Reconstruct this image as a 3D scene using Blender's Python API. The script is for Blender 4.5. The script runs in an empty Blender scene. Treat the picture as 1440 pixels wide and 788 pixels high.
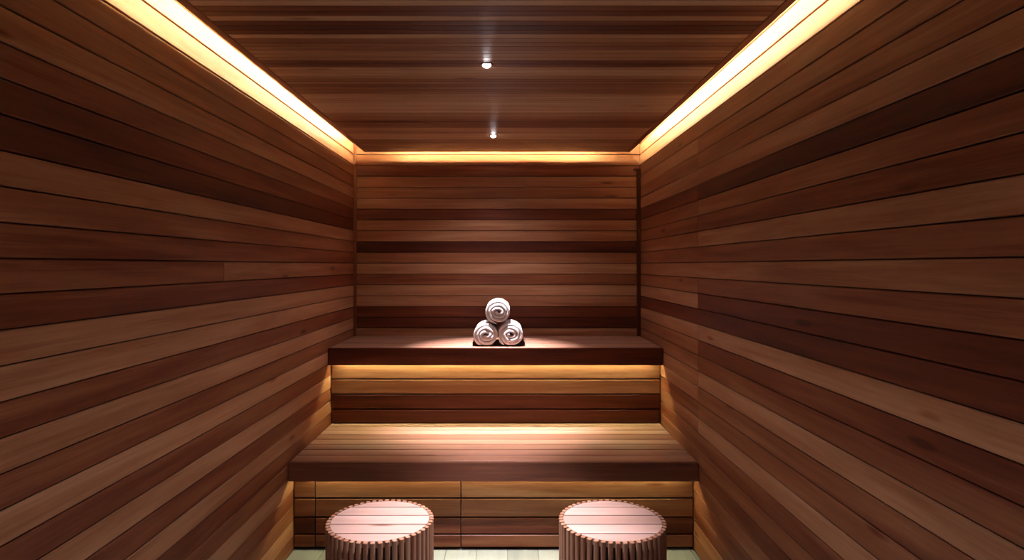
import bpy, bmesh, math, random
from mathutils import Vector, Matrix, noise

C = bpy.context.scene
COL = C.collection

# ------------------------------------------------------------------ camera
W2 = 0.95            # half room width
CAMX, CAMZ, F = 0.0567, 1.352, 860.0
cam_d = bpy.data.cameras.new('camera')
cam = bpy.data.objects.new('camera', cam_d); COL.objects.link(cam)
cam.location = (CAMX, 0, CAMZ); cam.rotation_euler = (math.pi/2, 0, 0)
cam_d.sensor_width = 36; cam_d.lens = 36*F/1440
cam_d.shift_x = 9.0/1440; cam_d.shift_y = -20.5/1440
cam_d.clip_start = 0.02
C.camera = cam

# ------------------------------------------------------------------ world and exposure
wd = bpy.data.worlds.new('world'); C.world = wd; wd.use_nodes = True
wd.node_tree.nodes['Background'].inputs[0].default_value = (0, 0, 0, 1)
wd.node_tree.nodes['Background'].inputs[1].default_value = 0.0
C.view_settings.view_transform = 'Standard'; C.view_settings.look = 'None'
C.view_settings.gamma = 1.0; C.view_settings.use_curve_mapping = False
C.view_settings.exposure = 0.20

SIDE_LED, BACK_LED, BENCH_LED, LOW_LED = 330.0, 520.0, 155.0, 84.0
SPOT_W, FLOOD_W = 560.0, 24.0
WARM = (1.0, 0.97, 0.50)
COVE = (1.0, 0.875, 0.53)
COOL = (0.95, 0.91, 1.0)

# ------------------------------------------------------------------ materials
def new_mat(name):
    m = bpy.data.materials.new(name); m.use_nodes = True
    nt = m.node_tree
    return m, nt, nt.nodes['Principled BSDF']

def wood(name, axis, cols, rough=0.5, spec=0.14, vary=0.42, bump=0.15, grain=1.0, coat=0.0):
    """plank wood: tone and seed of each board come from its 'plank' attribute"""
    m, nt, b = new_mat(name); N = nt.nodes.new; L = nt.links.new
    tc = N('ShaderNodeTexCoord'); at = N('ShaderNodeAttribute'); at.attribute_name = 'plank'
    sep = N('ShaderNodeSeparateColor'); L(at.outputs['Color'], sep.inputs[0])
    sc = N('ShaderNodeVectorMath'); sc.operation = 'SCALE'; sc.inputs['Scale'].default_value = 37.0
    L(at.outputs['Color'], sc.inputs[0])
    off = N('ShaderNodeCombineXYZ')
    mu = N('ShaderNodeMath'); mu.operation = 'MULTIPLY'; mu.inputs[1].default_value = 53.0
    L(sep.outputs[1], mu.inputs[0]); L(mu.outputs[0], off.inputs[0]); L(mu.outputs[0], off.inputs[1]); L(mu.outputs[0], off.inputs[2])
    add = N('ShaderNodeVectorMath'); add.operation = 'ADD'
    L(tc.outputs['Object'], add.inputs[0]); L(off.outputs[0], add.inputs[1])
    def noise_tex(lo, hi, detail, rough_=0.6):
        mp = N('ShaderNodeMapping'); s = [hi, hi, hi]; s[axis] = lo
        mp.inputs['Scale'].default_value = s
        L(add.outputs[0], mp.inputs['Vector'])
        t = N('ShaderNodeTexNoise'); t.inputs['Scale'].default_value = 1.0
        t.inputs['Detail'].default_value = detail; t.inputs['Roughness'].default_value = rough_
        t.inputs['Distortion'].default_value = 0.4
        L(mp.outputs[0], t.inputs['Vector']); return t
    broad = noise_tex(1.1, 17*grain, 2.0)
    fine = noise_tex(2.6, 120*grain, 4.0, 0.7)
    pore = noise_tex(14.0, 420*grain, 2.0, 0.6)
    def msub(sock, k):
        a = N('ShaderNodeMath'); a.operation = 'SUBTRACT'; a.inputs[1].default_value = 0.5; L(sock, a.inputs[0])
        c = N('ShaderNodeMath'); c.operation = 'MULTIPLY'; c.inputs[1].default_value = k; L(a.outputs[0], c.inputs[0]); return c.outputs[0]
    def madd(a, c):
        s = N('ShaderNodeMath'); s.operation = 'ADD'; L(a, s.inputs[0]); L(c, s.inputs[1]); return s.outputs[0]
    t = madd(sep.outputs[0], msub(broad.outputs['Fac'], vary*1.5))
    t = madd(t, msub(fine.outputs['Fac'], vary*0.9))
    t = madd(t, msub(pore.outputs['Fac'], vary*0.35))
    # rare knots
    mk = N('ShaderNodeMapping'); s = [8.0, 8.0, 8.0]; s[axis] = 1.7; mk.inputs['Scale'].default_value = s
    L(add.outputs[0], mk.inputs['Vector'])
    vo = N('ShaderNodeTexVoronoi'); vo.inputs['Scale'].default_value = 1.0; L(mk.outputs[0], vo.inputs['Vector'])
    kr = N('ShaderNodeMapRange'); kr.inputs['From Min'].default_value = 0.03; kr.inputs['From Max'].default_value = 0.10
    kr.inputs['To Min'].default_value = -0.35; kr.inputs['To Max'].default_value = 0.0
    L(vo.outputs['Distance'], kr.inputs['Value']); t = madd(t, kr.outputs[0])
    cr = N('ShaderNodeValToRGB'); L(t, cr.inputs[0])
    e = cr.color_ramp.elements; e[0].position = 0.0; e[0].color = (*cols[0], 1); e[1].position = 1.0; e[1].color = (*cols[-1], 1)
    for i, c in enumerate(cols[1:-1]):
        k = e.new((i+1)/(len(cols)-1)); k.color = (*c, 1)
    L(cr.outputs[0], b.inputs['Base Color'])
    rr = N('ShaderNodeMapRange'); rr.inputs['To Min'].default_value = rough-0.08; rr.inputs['To Max'].default_value = rough+0.12
    L(fine.outputs['Fac'], rr.inputs['Value']); L(rr.outputs[0], b.inputs['Roughness'])
    b.inputs['Specular IOR Level'].default_value = spec
    bp = N('ShaderNodeBump'); bp.inputs['Strength'].default_value = bump; bp.inputs['Distance'].default_value = 0.002
    L(fine.outputs['Fac'], bp.inputs['Height']); L(bp.outputs[0], b.inputs['Normal'])
    return m

CEDAR = [(0.045, 0.0075, 0.0030), (0.112, 0.026, 0.0095), (0.210, 0.078, 0.033), (0.330, 0.160, 0.082), (0.44, 0.275, 0.165)]
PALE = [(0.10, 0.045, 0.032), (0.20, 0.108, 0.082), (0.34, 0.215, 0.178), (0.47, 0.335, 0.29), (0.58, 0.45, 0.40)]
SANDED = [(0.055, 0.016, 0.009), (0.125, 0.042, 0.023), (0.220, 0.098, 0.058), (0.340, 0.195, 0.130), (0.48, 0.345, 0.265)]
cedar_x = wood('cedar_boards_across', 0, CEDAR, rough=0.42, spec=0.24, bump=0.3)
cedar_y = wood('cedar_boards_lengthwise', 1, CEDAR)
cedar_z = wood('cedar_boards_upright', 2, CEDAR)
cedar_seat = wood('sanded_cedar_slats', 0, SANDED, rough=0.42, spec=0.25)
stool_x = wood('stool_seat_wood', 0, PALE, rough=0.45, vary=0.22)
stool_z = wood('stool_slat_wood', 2, SANDED, rough=0.45, vary=0.22)  # same wood as the seat, toned darker for the shade on the sides
cove_pale = wood('pale_cove_boards', 1, [(0.5, 0.38, 0.25), (0.62, 0.5, 0.36), (0.7, 0.6, 0.46)], vary=0.2)  # unseen boards, made pale to bounce strip light onto the upper walls
floor_m = wood('pale_floor_planks', 1, [(0.15, 0.155, 0.125), (0.20, 0.205, 0.18), (0.26, 0.265, 0.235), (0.33, 0.335, 0.30)], rough=0.5, vary=0.35)

def plain(name, col, rough=0.6, metal=0.0, spec=0.3, nscale=60, amt=0.2):
    m, nt, b = new_mat(name)
    n = nt.nodes.new('ShaderNodeTexNoise'); n.inputs['Scale'].default_value = nscale; n.inputs['Detail'].default_value = 4
    tc = nt.nodes.new('ShaderNodeTexCoord'); nt.links.new(tc.outputs['Object'], n.inputs['Vector'])
    cr = nt.nodes.new('ShaderNodeValToRGB'); e = cr.color_ramp.elements
    e[0].color = (*[c*(1-amt) for c in col], 1); e[1].color = (*[min(1, c*(1+amt)) for c in col], 1)
    nt.links.new(n.outputs['Fac'], cr.inputs[0]); nt.links.new(cr.outputs[0], b.inputs['Base Color'])
    b.inputs['Roughness'].default_value = rough; b.inputs['Metallic'].default_value = metal
    b.inputs['Specular IOR Level'].default_value = spec
    return m
dark_gap = plain('dark_backing', (0.02, 0.008, 0.005), 0.9)
tray_m = plain('black_slate', (0.014, 0.012, 0.013), 0.45)
steel_m = plain('brushed_steel', (0.42, 0.38, 0.36), 0.35, 0.9)

def terry():
    m, nt, b = new_mat('white_terry_cloth')
    tc = nt.nodes.new('ShaderNodeTexCoord')
    n = nt.nodes.new('ShaderNodeTexNoise'); n.inputs['Scale'].default_value = 420; n.inputs['Detail'].default_value = 3
    n2 = nt.nodes.new('ShaderNodeTexNoise'); n2.inputs['Scale'].default_value = 55; n2.inputs['Detail'].default_value = 4
    nt.links.new(tc.outputs['Object'], n.inputs['Vector']); nt.links.new(tc.outputs['Object'], n2.inputs['Vector'])
    ad = nt.nodes.new('ShaderNodeMath'); nt.links.new(n.outputs['Fac'], ad.inputs[0]); nt.links.new(n2.outputs['Fac'], ad.inputs[1])
    cr = nt.nodes.new('ShaderNodeValToRGB'); e = cr.color_ramp.elements
    e[0].color = (0.55, 0.47, 0.45, 1); e[1].color = (0.80, 0.74, 0.73, 1)
    nt.links.new(n2.outputs['Fac'], cr.inputs[0]); nt.links.new(cr.outputs[0], b.inputs['Base Color'])
    bp = nt.nodes.new('ShaderNodeBump'); bp.inputs['Strength'].default_value = 0.8; bp.inputs['Distance'].default_value = 0.004
    nt.links.new(ad.outputs[0], bp.inputs['Height']); nt.links.new(bp.outputs[0], b.inputs['Normal'])
    b.inputs['Roughness'].default_value = 0.95; b.inputs['Specular IOR Level'].default_value = 0.1
    b.inputs['Sheen Weight'].default_value = 0.3
    return m
terry_m = terry()

def emit(name, col, strength):
    m, nt, b = new_mat(name)
    b.inputs['Base Color'].default_value = (0.8, 0.8, 0.8, 1)
    b.inputs['Emission Color'].default_value = (*col, 1); b.inputs['Emission Strength'].default_value = strength
    return m

# ------------------------------------------------------------------ mesh helpers
def finish(name, bm, mat, parent=None, smooth=False):
    me = bpy.data.meshes.new(name); bm.normal_update(); bm.to_mesh(me); bm.free()
    me.materials.append(mat)
    if smooth:
        for p in me.polygons: p.use_smooth = True
    o = bpy.data.objects.new(name, me); COL.objects.link(o)
    if parent is not None:
        o.parent = parent
    return o
def structure(o): o['kind'] = 'structure'; return o
def thing(name, label, cat, loc=(0, 0, 0), group=None):
    o = bpy.data.objects.new(name, None); COL.objects.link(o); o.location = loc
    o.empty_display_size = 0.1
    o['label'] = label; o['category'] = cat
    if group: o['group'] = group
    return o
def newbm():
    bm = bmesh.new(); bm.loops.layers.float_color.new('plank'); return bm
def paint(bm, faces, tone, seed):
    ly = bm.loops.layers.float_color['plank']
    for f in faces:
        for l in f.loops: l[ly] = (tone, seed, 0.0, 1.0)

def board(bm, O, U, V, N, u0, u1, v0, v1, t, tone, seed, ch=0.003, gap=0.0014, t0=0.0):
    """a bevelled board: long along U, wide along V, its face at N*t"""
    O, U, V, N = Vector(O), Vector(U), Vector(V), Vector(N)
    a, b = v0+gap, v1-gap
    prof = [(a, t0), (a, t-ch), (a+ch*0.8, t), (b-ch*0.8, t), (b, t-ch), (b, t0)]
    r0 = [bm.verts.new(O+U*(u0+gap)+V*p+N*q) for p, q in prof]
    r1 = [bm.verts.new(O+U*(u1-gap)+V*p+N*q) for p, q in prof]
    n = len(prof); fs = []
    for i in range(n):
        j = (i+1) % n
        fs.append(bm.faces.new((r0[i], r0[j], r1[j], r1[i])))
    fs.append(bm.faces.new(r0[::-1])); fs.append(bm.faces.new(r1))
    paint(bm, fs, tone, seed)
    return fs

def box(bm, x0, x1, y0, y1, z0, z1, tone=0.4, seed=0.3, bevel=0.0):
    vs = [bm.verts.new((x, y, z)) for x in (x0, x1) for y in (y0, y1) for z in (z0, z1)]
    idx = [(0, 1, 3, 2), (4, 6, 7, 5), (0, 4, 5, 1), (2, 3, 7, 6), (0, 2, 6, 4), (1, 5, 7, 3)]
    fs = [bm.faces.new([vs[i] for i in f]) for f in idx]
    paint(bm, fs, tone, seed)
    if bevel:
        es = {e for f in fs for e in f.edges}
        bmesh.ops.bevel(bm, geom=list(es), offset=bevel, segments=2, affect='EDGES')
    return fs

rnd = random.Random(4)
PITCH, Z0 = 0.0722, CAMZ + 0.0145       # board courses: course k starts at Z0 + k*PITCH
YB, YF, HT = 4.065, -0.62, 2.36         # back wall, front wall, upper slab
KMIN, KMAX = -19, 13
def zk(k): return min(max(Z0 + k*PITCH, 0.0), HT)

def wall_boards(name, O, U, N, length, tones, joints, mat, kmin=KMIN, kmax=KMAX):
    """tones: {k: tone or [(u_end, tone), ...]}"""
    bm = newbm()
    for k in range(kmin, kmax+1):
        z0, z1 = zk(k), zk(k+1)
        if z1 - z0 < 0.01: continue
        spec = tones.get(k)
        if spec is None: spec = rnd.choice([0.3, 0.4, 0.5, 0.6])
        if not isinstance(spec, list):
            spec = [(length, spec)]
        u = 0
        for ue, tn in spec:
            board(bm, O, U, (0, 0, 1), N, u, ue, z0, z1, 0.014, tn, rnd.random())
            u = ue
    # backing sheet behind the grooves
    O_, U_, N_ = Vector(O), Vector(U), Vector(N)
    vs = []
    for n in (-0.03, 0.002):
        for u, z in ((0, 0), (length, 0), (length, HT), (0, HT)):
            vs.append(bm.verts.new(O_+U_*u+N_*n+Vector((0, 0, z))))
    for f in [(4, 5, 6, 7), (3, 2, 1, 0), (0, 1, 5, 4), (1, 2, 6, 5), (2, 3, 7, 6), (3, 0, 4, 7)]:
        paint(bm, [bm.faces.new([vs[i] for i in f])], -0.4, 0.5)
    bmesh.ops.recalc_face_normals(bm, faces=bm.faces)
    return structure(finish(name, bm, mat))

# wall faces sit at +-0.95 and y=4.065, so origins go 0.014 further out
T = 0.014
def far(a, near_tone, far_tone): return [(a, near_tone), (YB-YF, far_tone)]
LJ = 2.186 - YF
left_t = {12: .5, 11: .6, 10: .65, 9: .55, 8: .42, 7: .40, 6: .56, 5: .40, 4: .24, 3: .12, 2: .60, 1: .42, 0: .33,
          -1: far(LJ, .36, .50), -2: .26, -3: .60, -4: .62, -5: .30, -6: .60, -7: .34, -8: .68, -9: .30, -10: .66,
          -11: .30, -12: .62, -13: .32, -14: .36, -15: .62, -16: .30, -17: .48, -18: .60, -19: .4}
wall_boards('wall_left', (-W2-T, YF, 0), (0, 1, 0), (1, 0, 0), YB-YF, left_t, None, cedar_y)
RJ = 2.84 - YF
right_t = {12: .5, 11: .6, 10: .65, 9: .60, 8: .50, 7: far(RJ, .50, .60), 6: far(RJ, .50, .42), 5: .60, 4: far(RJ, .06, .22), 3: far(RJ, .50, .46),
           2: far(RJ, .36, .42), 1: far(RJ, .60, .48), 0: .42, -1: .52, -2: far(RJ, .36, .42), -3: far(RJ, .14, .56),
           -4: .15, -5: far(RJ, .66, .58), -6: far(RJ, .26, .46), -7: far(RJ, .36, .46), -8: far(RJ, .64, .50), -9: far(RJ, .38, .56),
           -10: far(RJ, .42, .40), -11: far(RJ, .68, .44), -12: .36, -13: .42, -14: .30, -15: .52, -16: .36, -17: .30, -18: .52, -19: .4}
wall_boards('wall_right', (W2+T, YF, 0), (0, 1, 0), (-1, 0, 0), YB-YF, right_t, None, cedar_y)
back_t = {11: .5, 10: .5, 9: .50, 8: .30, 7: .50, 6: .48, 5: .56, 4: .18, 3: .52, 2: .50, 1: .05, 0: .40, -1: .62, -2: .34, -3: .60,
          -4: .54, -5: .18, -6: .08, -7: .48}
back_t = {k: (v+.06 if v > .3 else v) for k, v in back_t.items()}
wall_boards('wall_back', (-W2, YB+T, 0), (1, 0, 0), (0, -1, 0), 2*W2, back_t, None, cedar_x)
wall_boards('wall_front', (-W2, YF-T, 0), (1, 0, 0), (0, 1, 0), 2*W2, {}, None, cedar_x)

# ------------------------------------------------------------------ floor
bm = newbm()
x = -W2
while x < W2-0.01:
    x1 = min(x+0.145, W2)
    y = YF - rnd.random()*0.5; y = YF
    while y < YB:
        y1 = min(y + rnd.choice([0.9, 1.2, 1.0]), YB)
        if YB-y1 < 0.3: y1 = YB
        board(bm, (0, 0, -0.012), (0, 1, 0), (1, 0, 0), (0, 0, 1), y, y1, x, x1, 0.012, rnd.uniform(.35, .75), rnd.random(), ch=0.001, t0=-0.02)
        y = y1
    x = x1
box(bm, -W2-0.04, W2+0.04, YF-0.04, YB+0.04, -0.06, -0.004, 0.1, 0.2)
bmesh.ops.recalc_face_normals(bm, faces=bm.faces)
structure(finish('floor', bm, floor_m))

# ------------------------------------------------------------------ ceiling: dropped panel with a light cove all round
CZ = CAMZ + 0.745
PL0, PR = CAMX-0.925, CAMX+0.816       # panel left / right edges
PYB, PYF = 4.005, -0.55
# underside tones by distance from the camera
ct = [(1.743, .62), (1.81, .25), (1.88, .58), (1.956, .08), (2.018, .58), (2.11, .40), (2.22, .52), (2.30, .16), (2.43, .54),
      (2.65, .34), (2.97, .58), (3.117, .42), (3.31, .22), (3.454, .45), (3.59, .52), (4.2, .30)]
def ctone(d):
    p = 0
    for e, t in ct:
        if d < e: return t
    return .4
bm = newbm()
BW = 0.030
y = PYB-0.012
i = 0
while y > PYF:
    y0 = max(y-0.0722/2, PYF)
    d = (y+y0)/2
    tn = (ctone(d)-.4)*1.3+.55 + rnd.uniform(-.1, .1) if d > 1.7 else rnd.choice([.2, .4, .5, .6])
    seam = (i % 2 == 0)
    board(bm, (0, 0, CZ+0.014), (1, 0, 0), (0, 1, 0), (0, 0, -1), PL0+BW, PR-BW, y0, y, 0.014, tn, rnd.random(), ch=0.0022, gap=0.0005)
    y = y0; i += 1
box(bm, PL0+BW, PR-BW, PYF, PYB-0.012, CZ+0.013, CZ+0.028, 0.3, 0.2)
bmesh.ops.recalc_face_normals(bm, faces=bm.faces)
structure(finish('ceiling', bm, cedar_x))
# slab that closes the cove above the panel
bm = newbm()
k = 0; x = -W2
while x < W2-0.001:
    x1 = min(x+PITCH, W2)
    board(bm, (0, 0, HT+0.014), (0, 1, 0), (1, 0, 0), (0, 0, -1), YF, YB, x, x1, 0.014, rnd.uniform(.3, .6), rnd.random())
    x = x1
box(bm, -W2-0.04, W2+0.04, YF-0.04, YB+0.04, HT+0.012, HT+0.05, 0.3, 0.2)
bmesh.ops.recalc_face_normals(bm, faces=bm.faces)
structure(finish('ceiling', bm, cove_pale))
# border boards of the panel
def border(name, x0, x1, y0, y1, mat, tone):
    bm = newbm(); box(bm, x0, x1, y0, y1, CZ-0.002, CZ+0.028, tone, rnd.random(), bevel=0.002)
    return structure(finish(name, bm, mat))
border('trim_1', PL0, PL0+BW, PYF, PYB, cedar_y, .46)
border('trim_2', PR-BW, PR, PYF, PYB, cedar_y, .34)
border('trim_3', PL0+BW, PR-BW, PYB-0.012, PYB, cedar_x, .08)
# corner battens of the back wall
UZ, LZ = 0.884, 0.4414
bm = newbm(); box(bm, -W2+0.0005, -W2+0.017, YB-0.02, YB-0.0005, UZ+0.001, 2.2, .28, .7, bevel=0.002); structure(finish('trim_4', bm, cedar_z))
bm = newbm(); box(bm, W2-0.022, W2-0.0005, YB-0.024, YB-0.0005, UZ+0.001, 1.990, .02, .3, bevel=0.002)
box(bm, W2-0.045, W2-0.0005, YB-0.020, YB-0.0005, 1.982, 1.994, .05, .3, bevel=0.002)
structure(finish('trim_5', bm, cedar_z))

# ------------------------------------------------------------------ cove light strips: channel on the panel's top, throwing towards the wall
def strip(name_label, group, p0, p1, n, power, w=0.014, parent=None):
    """a diffuser bar from p0 to p1 in an aluminium channel open towards n"""
    p0, p1, n = Vector(p0), Vector(p1), Vector(n).normalized()
    d = (p1-p0).normalized(); s = d.cross(n)
    if parent is None:
        root = thing('light_strip', name_label, 'light strip', (p0+p1)/2, group); off = (p0+p1)/2
    else:
        root = parent; off = Vector(parent.location)
    def bar(a, b, c0, c1, h):
        bm = newbm(); vs = []
        for q in (p0, p1):
            for (i_, j_) in ((-h, c0), (h, c0), (h, c1), (-h, c1)):
                vs.append(bm.verts.new(q + s*i_ + n*j_ - off))
        for f in [(3, 2, 1, 0), (4, 5, 6, 7), (0, 1, 5, 4), (1, 2, 6, 5), (2, 3, 7, 6), (3, 0, 4, 7)]:
            bm.faces.new([vs[i_] for i_ in f])
        bmesh.ops.recalc_face_normals(bm, faces=bm.faces)
        return bm
    finish('channel' if parent is None else 'light_channel', bar(0, 0, -0.008, 0.0, w/2+0.002), steel_m, root)
    finish('diffuser' if parent is None else 'light_diffuser', bar(0, 0, 0.0002, 0.003, w/2), emit('warm_diffuser', COVE if parent is None else WARM, power), root)
    return root
zs = CZ + 0.028 + 0.078
strip('warm cove light strip hidden above the left edge of the ceiling panel', 'cove light strips', (PL0+0.062, PYF+0.1, zs), (PL0+0.062, PYB-0.05, zs), (-1, 0, 0.25), SIDE_LED)
strip('warm cove light strip hidden above the right edge of the ceiling panel', 'cove light strips', (PR-0.062, PYB-0.05, zs), (PR-0.062, PYF+0.1, zs), (1, 0, 0.25), SIDE_LED)
strip('warm cove light strip hidden above the back edge of the ceiling panel', 'cove light strips', (PL0+0.20, PYB-0.062, zs), (PR-0.20, PYB-0.062, zs), (0, 1, -0.1), BACK_LED)
# upstands that carry the strips
bm = newbm(); box(bm, PL0+0.072, PL0+0.09, PYF, PYB-0.085, CZ+0.0285, CZ+0.15, .4, .1); structure(finish('trim_6', bm, cove_pale))
bm = newbm(); box(bm, PR-0.09, PR-0.072, PYF, PYB-0.085, CZ+0.0285, CZ+0.15, .4, .2); structure(finish('trim_7', bm, cove_pale))
bm = newbm(); box(bm, PL0+0.092, PR-0.092, PYB-0.09, PYB-0.072, CZ+0.0285, CZ+0.15, .4, .3); structure(finish('trim_8', bm, cove_pale))

# ------------------------------------------------------------------ recessed downlights
lens_m = emit('downlight_lens', (1, 0.93, 0.95), 60)
def downlight(x, y, label):
    r = thing('ceiling_downlight', label, 'downlight', (x, y, CZ), 'recessed ceiling downlights')
    bm = newbm(); n = 32
    prof = [(0.0165, -0.0005), (0.0165, -0.003), (0.019, -0.0042), (0.023, -0.0035), (0.0245, -0.001), (0.0245, -0.0003)]
    rings = [[bm.verts.new((a*math.cos(2*math.pi*i/n), a*math.sin(2*math.pi*i/n), z)) for i in range(n)] for a, z in prof]
    for q in range(len(rings)):
        A, B = rings[q], rings[(q+1) % len(rings)]
        for i in range(n):
            bm.faces.new((A[i], A[(i+1) % n], B[(i+1) % n], B[i]))
    bmesh.ops.recalc_face_normals(bm, faces=bm.faces)
    finish('trim_ring', bm, plain('dark_bronze', (0.10, 0.05, 0.035), 0.4, 0.6), r, True)
    bm = newbm()
    prof = [(0.0155, -0.0010), (0.0145, -0.0055), (0.0095, -0.0105), (0.0, -0.0125)]
    prev = None
    for a, z in prof:
        ring = [bm.verts.new((a*math.cos(2*math.pi*i/n), a*math.sin(2*math.pi*i/n), z)) for i in range(n)] if a else [bm.verts.new((0, 0, z))]
        if prev:
            for i in range(n):
                if len(ring) > 1: bm.faces.new((prev[i], prev[(i+1) % n], ring[(i+1) % n], ring[i]))
                else: bm.faces.new((prev[i], prev[(i+1) % n], ring[0]))
        prev = ring
    bmesh.ops.recalc_face_normals(bm, faces=bm.faces)
    finish('lens', bm, lens_m, r, True)
    for nm, pw, size, bl in (('downlight_beam', SPOT_W, 50, 1.0), ('downlight_spill', FLOOD_W, 130, 1.0)):
        ld = bpy.data.lights.new(nm, 'SPOT'); ld.energy = pw; ld.color = COOL
        ld.spot_size = math.radians(size); ld.spot_blend = bl; ld.shadow_soft_size = 0.012
        lo = bpy.data.objects.new(nm, ld); COL.objects.link(lo); lo.parent = r; lo.location = (0, 0, -0.02)
    return r
LX = CAMX - 0.070
downlight(LX, 2.264, 'bright white downlight in the ceiling, the nearer and larger of the two')
downlight(LX, 3.500, 'bright white downlight in the ceiling near the back wall, above the towels')
downlight(LX, 1.028, 'white downlight in the ceiling above the camera, out of the frame')

# ------------------------------------------------------------------ benches
def bench(label, y_front, y_riser, y_back, z_top, lip, z_base, seat_tones, lip_tone, riser, loc_tag, power):
    root = thing('sauna_bench', label, 'bench', (0, (y_front+y_riser)/2, z_base), 'tiered cedar benches')
    oy, oz = root.location.y, root.location.z
    g = 0.002
    # seat of slats
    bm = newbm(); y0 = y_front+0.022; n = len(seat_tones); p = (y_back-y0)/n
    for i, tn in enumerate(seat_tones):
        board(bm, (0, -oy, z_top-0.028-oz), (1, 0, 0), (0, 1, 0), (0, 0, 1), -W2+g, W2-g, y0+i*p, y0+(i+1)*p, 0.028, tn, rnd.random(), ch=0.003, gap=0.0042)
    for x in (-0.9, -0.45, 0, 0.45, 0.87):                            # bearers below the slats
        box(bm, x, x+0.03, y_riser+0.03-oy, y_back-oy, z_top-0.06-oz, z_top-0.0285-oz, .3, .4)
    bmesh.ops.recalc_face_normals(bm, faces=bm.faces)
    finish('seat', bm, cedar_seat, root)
    # front fascia
    bm = newbm(); x = -W2+g
    fs = box(bm, -W2+g, W2-g, y_front-oy, y_front+0.022-oy, z_top-lip-oz, z_top-oz, lip_tone, rnd.random(), bevel=0.003)
    finish('front_fascia', bm, cedar_seat if z_base < 0.1 else cedar_x, root)
    # riser panels
    z1 = z_top-0.030
    for (xa, xb, tones) in riser:
        bm = newbm(); hh = 0.086; z = z_top-lip-oz+0.0
        courses = []
        zc = z1
        lines = [z1] + [z_top - lip_off for lip_off in loc_tag] + [z_base+(0.012 if z_base < 0.1 else 0.0015)]
        for i in range(len(lines)-1):
            tn = tones[i]
            board(bm, (0, y_riser+0.016-oy, -oz), (1, 0, 0), (0, 0, 1), (0, -1, 0), xa, xb, lines[i+1], lines[i], 0.016, tn, rnd.random(), ch=0.004, gap=0.0026)
        box(bm, xa+0.002, xb-0.002, y_riser+0.0165-oy, y_riser+0.03-oy, lines[-1]-oz, z1-oz, -0.5, .2)
        bmesh.ops.recalc_face_normals(bm, faces=bm.faces)
        finish('riser_panel', bm, cedar_x, root)
    strip(None, None, (-0.90, y_riser-0.012, z_top-lip+0.029), (0.90, y_riser-0.012, z_top-lip+0.029), (0, 0.1, -1), power, w=0.009, parent=root)
    return root

def off(zt, ys, d): return [zt-(CAMZ-(y-373.5)/860*d) for y in ys]
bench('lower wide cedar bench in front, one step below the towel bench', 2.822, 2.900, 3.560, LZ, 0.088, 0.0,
      [.46, .50, .38, .52, .40, .66, .64, .72], .20,  # rear slats toned paler to carry the downlight's bright strip
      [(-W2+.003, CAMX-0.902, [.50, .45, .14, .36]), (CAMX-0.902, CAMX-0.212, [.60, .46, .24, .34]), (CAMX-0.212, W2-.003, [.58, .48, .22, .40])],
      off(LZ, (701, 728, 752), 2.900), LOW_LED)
bench('upper cedar bench along the back wall, carrying the three rolled towels', 3.455, 3.519, YB-0.003, UZ, 0.097, LZ,
      [.56, .58, .46, .56, .42, .50, .46], .16,
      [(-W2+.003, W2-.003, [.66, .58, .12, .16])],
      off(UZ, (533.5, 554.6, 576), 3.519), BENCH_LED)

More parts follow.
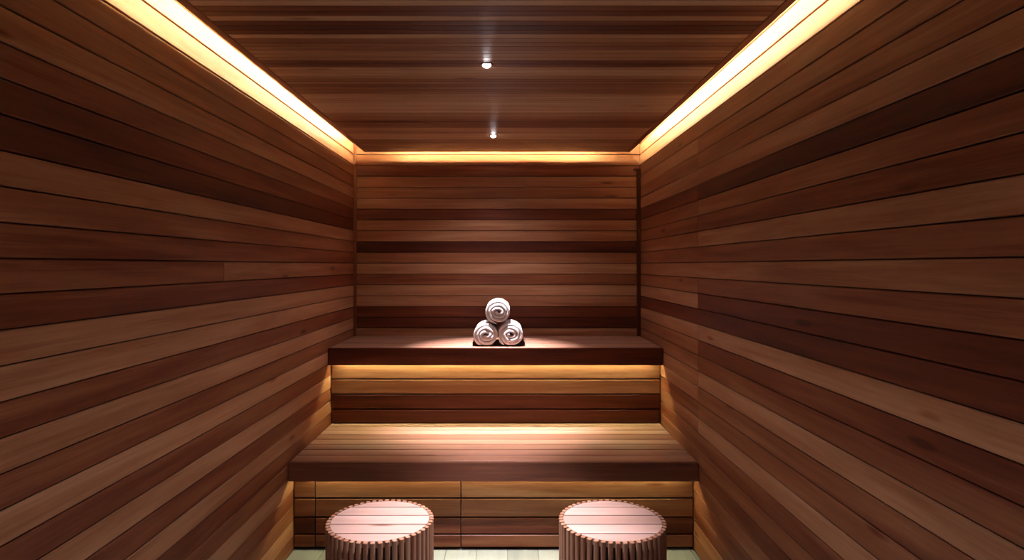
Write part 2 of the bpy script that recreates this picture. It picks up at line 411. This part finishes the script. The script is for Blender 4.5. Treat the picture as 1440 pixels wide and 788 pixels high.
# ------------------------------------------------------------------ round slatted stools
def stool(x, y, label):
    h, R, t = 0.392, 0.2, 0.017
    r = thing('round_stool', label, 'stool', (x, y, 0), 'round slatted stools')
    # seat boards clipped to a circle
    bm = newbm(); Ri = R-t; nb = 5; p = 2*R/nb
    for i in range(nb):
        a0 = -R + i*p + 0.003; a1 = -R + (i+1)*p - 0.003
        a0, a1 = max(a0, -Ri+0.0005), min(a1, Ri-0.0005)
        if a1-a0 < 0.005: continue
        loop = []
        m = 14
        for j in range(m+1):
            yy = a0+(a1-a0)*j/m; loop.append((math.sqrt(max(Ri*Ri-yy*yy, 0)), yy))
        for j in range(m, -1, -1):
            yy = a0+(a1-a0)*j/m; loop.append((-math.sqrt(max(Ri*Ri-yy*yy, 0)), yy))
        lo = [bm.verts.new((q[0], q[1], h-0.024)) for q in loop]; up = [bm.verts.new((q[0], q[1], h-0.001)) for q in loop]
        fs = [bm.faces.new(up), bm.faces.new(lo[::-1])]
        for j in range(len(loop)):
            k = (j+1) % len(loop); fs.append(bm.faces.new((lo[j], lo[k], up[k], up[j])))
        paint(bm, fs, rnd.uniform(.36, .50), rnd.random())
    bmesh.ops.recalc_face_normals(bm, faces=bm.faces)
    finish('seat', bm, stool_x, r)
    # ring of upright slats, rounded at the outside
    bm = newbm(); n = 48
    for i in range(n):
        a = 2*math.pi*(i+0.5)/n; ca, sa = math.cos(a), math.sin(a); w = 0.0180
        prof = [(R-t+0.001, -w/2*0.82), (R-0.006, -w/2), (R-0.002, -w/2*0.8), (R, -w/2*0.45), (R, w/2*0.45), (R-0.002, w/2*0.8), (R-0.006, w/2), (R-t+0.001, w/2*0.82)]
        def P(pr, z): return (ca*pr[0]-sa*pr[1], sa*pr[0]+ca*pr[1], z)
        inset = [(pr[0]*1.0 - (0.002 if pr[0] > R-0.004 else 0), pr[1]*0.85) for pr in prof]
        rings = [[bm.verts.new(P(q, 0.0)) for q in prof], [bm.verts.new(P(q, h-0.002)) for q in prof], [bm.verts.new(P(q, h)) for q in inset]]
        fs = [bm.faces.new(rings[0][::-1]), bm.faces.new(rings[2])]
        for A, B in zip(rings, rings[1:]):
            for j in range(8):
                k = (j+1) % 8; fs.append(bm.faces.new((A[j], A[k], B[k], B[j])))
        paint(bm, fs, rnd.uniform(.46, .60), rnd.random())
    bmesh.ops.recalc_face_normals(bm, faces=bm.faces)
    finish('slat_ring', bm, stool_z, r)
    # inner drum that the slats are fixed to
    bm = newbm(); n = 64
    def ring(a, z): return [bm.verts.new((a*math.cos(2*math.pi*i/n), a*math.sin(2*math.pi*i/n), z)) for i in range(n)]
    rs = [ring(R-t, 0.02), ring(R-t, h-0.026), ring(R-t-0.012, h-0.026), ring(R-t-0.012, 0.02)]
    for q in range(4):
        A, B = rs[q], rs[(q+1) % 4]
        for i in range(n): bm.faces.new((A[i], A[(i+1) % n], B[(i+1) % n], B[i]))
    bmesh.ops.recalc_face_normals(bm, faces=bm.faces)
    finish('inner_drum', bm, dark_gap, r)
    return r
stool(CAMX-0.473, 2.31, 'round wooden stool with upright slats, on the floor left of centre')
stool(CAMX+0.402, 2.31, 'round wooden stool with upright slats, on the floor right of centre')

# ------------------------------------------------------------------ tray and rolled towels
TX, TY = CAMX-0.040, 3.515
tr = thing('serving_tray', 'thin dark tray lying under the rolled towels on the upper bench', 'tray', (TX, TY+0.15, UZ+0.0008))
bm = newbm()
box(bm, -0.149, 0.149, -0.100, 0.150, 0, 0.006, bevel=0.0015)
for s in (-1, 1):
    a, b = (s*0.143, s*0.153)
    box(bm, min(a, b), max(a, b), -0.100, 0.150, 0.001, 0.022, bevel=0.003)
finish('tray_body', bm, tray_m, tr)

def towel(cx, cz, R, label, turns, rot, squash, seed, flat=0.0, press=0):
    r = random.Random(seed); L = 0.27
    bm = newbm(); pitch = 0.0195; th = pitch*0.96
    r_in = max(R - th/2 - turns*pitch, 0.006)
    n = int(turns*44); m = 7; secs = []
    R_end = R - th/2
    for i in range(n+1):
        f = i/n; a = rot + 2*math.pi*turns*f
        rc = r_in + (R_end-r_in)*f
        hh = th/2*(1 if i < n-3 else (0.92, 0.75, 0.5, 0.25)[i-(n-3)] if i-(n-3) < 4 else 1)
        if i < 2: hh *= 0.6
        wob = 0.0030*noise.noise(Vector((math.cos(a)*1.3, math.sin(a)*1.3, f*3+seed)))
        ends = 0.004*noise.noise(Vector((a*0.7, seed*3.1, 0))) + 0.012*(f**3)      # layers slump back a little towards the rim
        y0, y1 = -L/2+ends, L/2-ends
        sec = []
        cr = hh*0.5
        for side, ye in ((-1, y0), (1, y1)):
            for j in range(m+1):
                b = math.pi*j/m
                dy = math.sin(b)*cr; dr = -math.cos(b)*hh
                if side == 1: dr = -dr
                sec.append((rc+wob+dr, ye + side*(dy-cr)))
        vs = []
        for rr, yy in sec:
            # fluffy irregularity
            x_, z_ = rr*math.cos(a), rr*math.sin(a)
            k = noise.noise(Vector((x_*60, yy*40, z_*60+seed*7)))*0.0012
            core = max(0.0, 1-rr/0.05)
            x_ = (x_+k*math.cos(a))*(1+0.35*core); z_ = (z_+k*math.sin(a))*(1-0.30*core)
            zz = z_*squash
            if flat: 
                lim = -R*squash+flat
                if zz < lim: zz = lim + (zz-lim)*0.12
            if press and x_*press > 0.068:                      # squeezed against its neighbour
                x_ = press*(0.068 + (x_*press-0.068)*0.15)
            vs.append(bm.verts.new((x_, yy, zz)))
        secs.append(vs)
    q = len(secs[0])
    for A, B in zip(secs, secs[1:]):
        for j in range(q):
            k = (j+1) % q; bm.faces.new((A[j], B[j], B[k], A[k]))
    bm.faces.new(secs[0]); bm.faces.new(secs[-1][::-1])
    bmesh.ops.recalc_face_normals(bm, faces=bm.faces)
    o = finish('rolled_towel', bm, terry_m, None, True)
    o.location = (cx, TY+L/2, cz)
    o['label'] = label; o['category'] = 'towel'; o['group'] = 'stacked rolled towels'
    return o
tz = UZ+0.0072
towel(TX-0.0705, tz+0.060, 0.082, 'rolled white towel at the bottom left of the stack', 3.3, -2.9, 0.93, 1.0, 0.020, 1)
towel(TX+0.0705, tz+0.060, 0.082, 'rolled white towel at the bottom right of the stack', 3.3, -4.0, 0.93, 5.0, 0.020, -1)
towel(TX-0.001, tz+0.060+0.133, 0.080, 'rolled white towel resting on top of the two others', 3.3, -3.6, 0.96, 9.0)
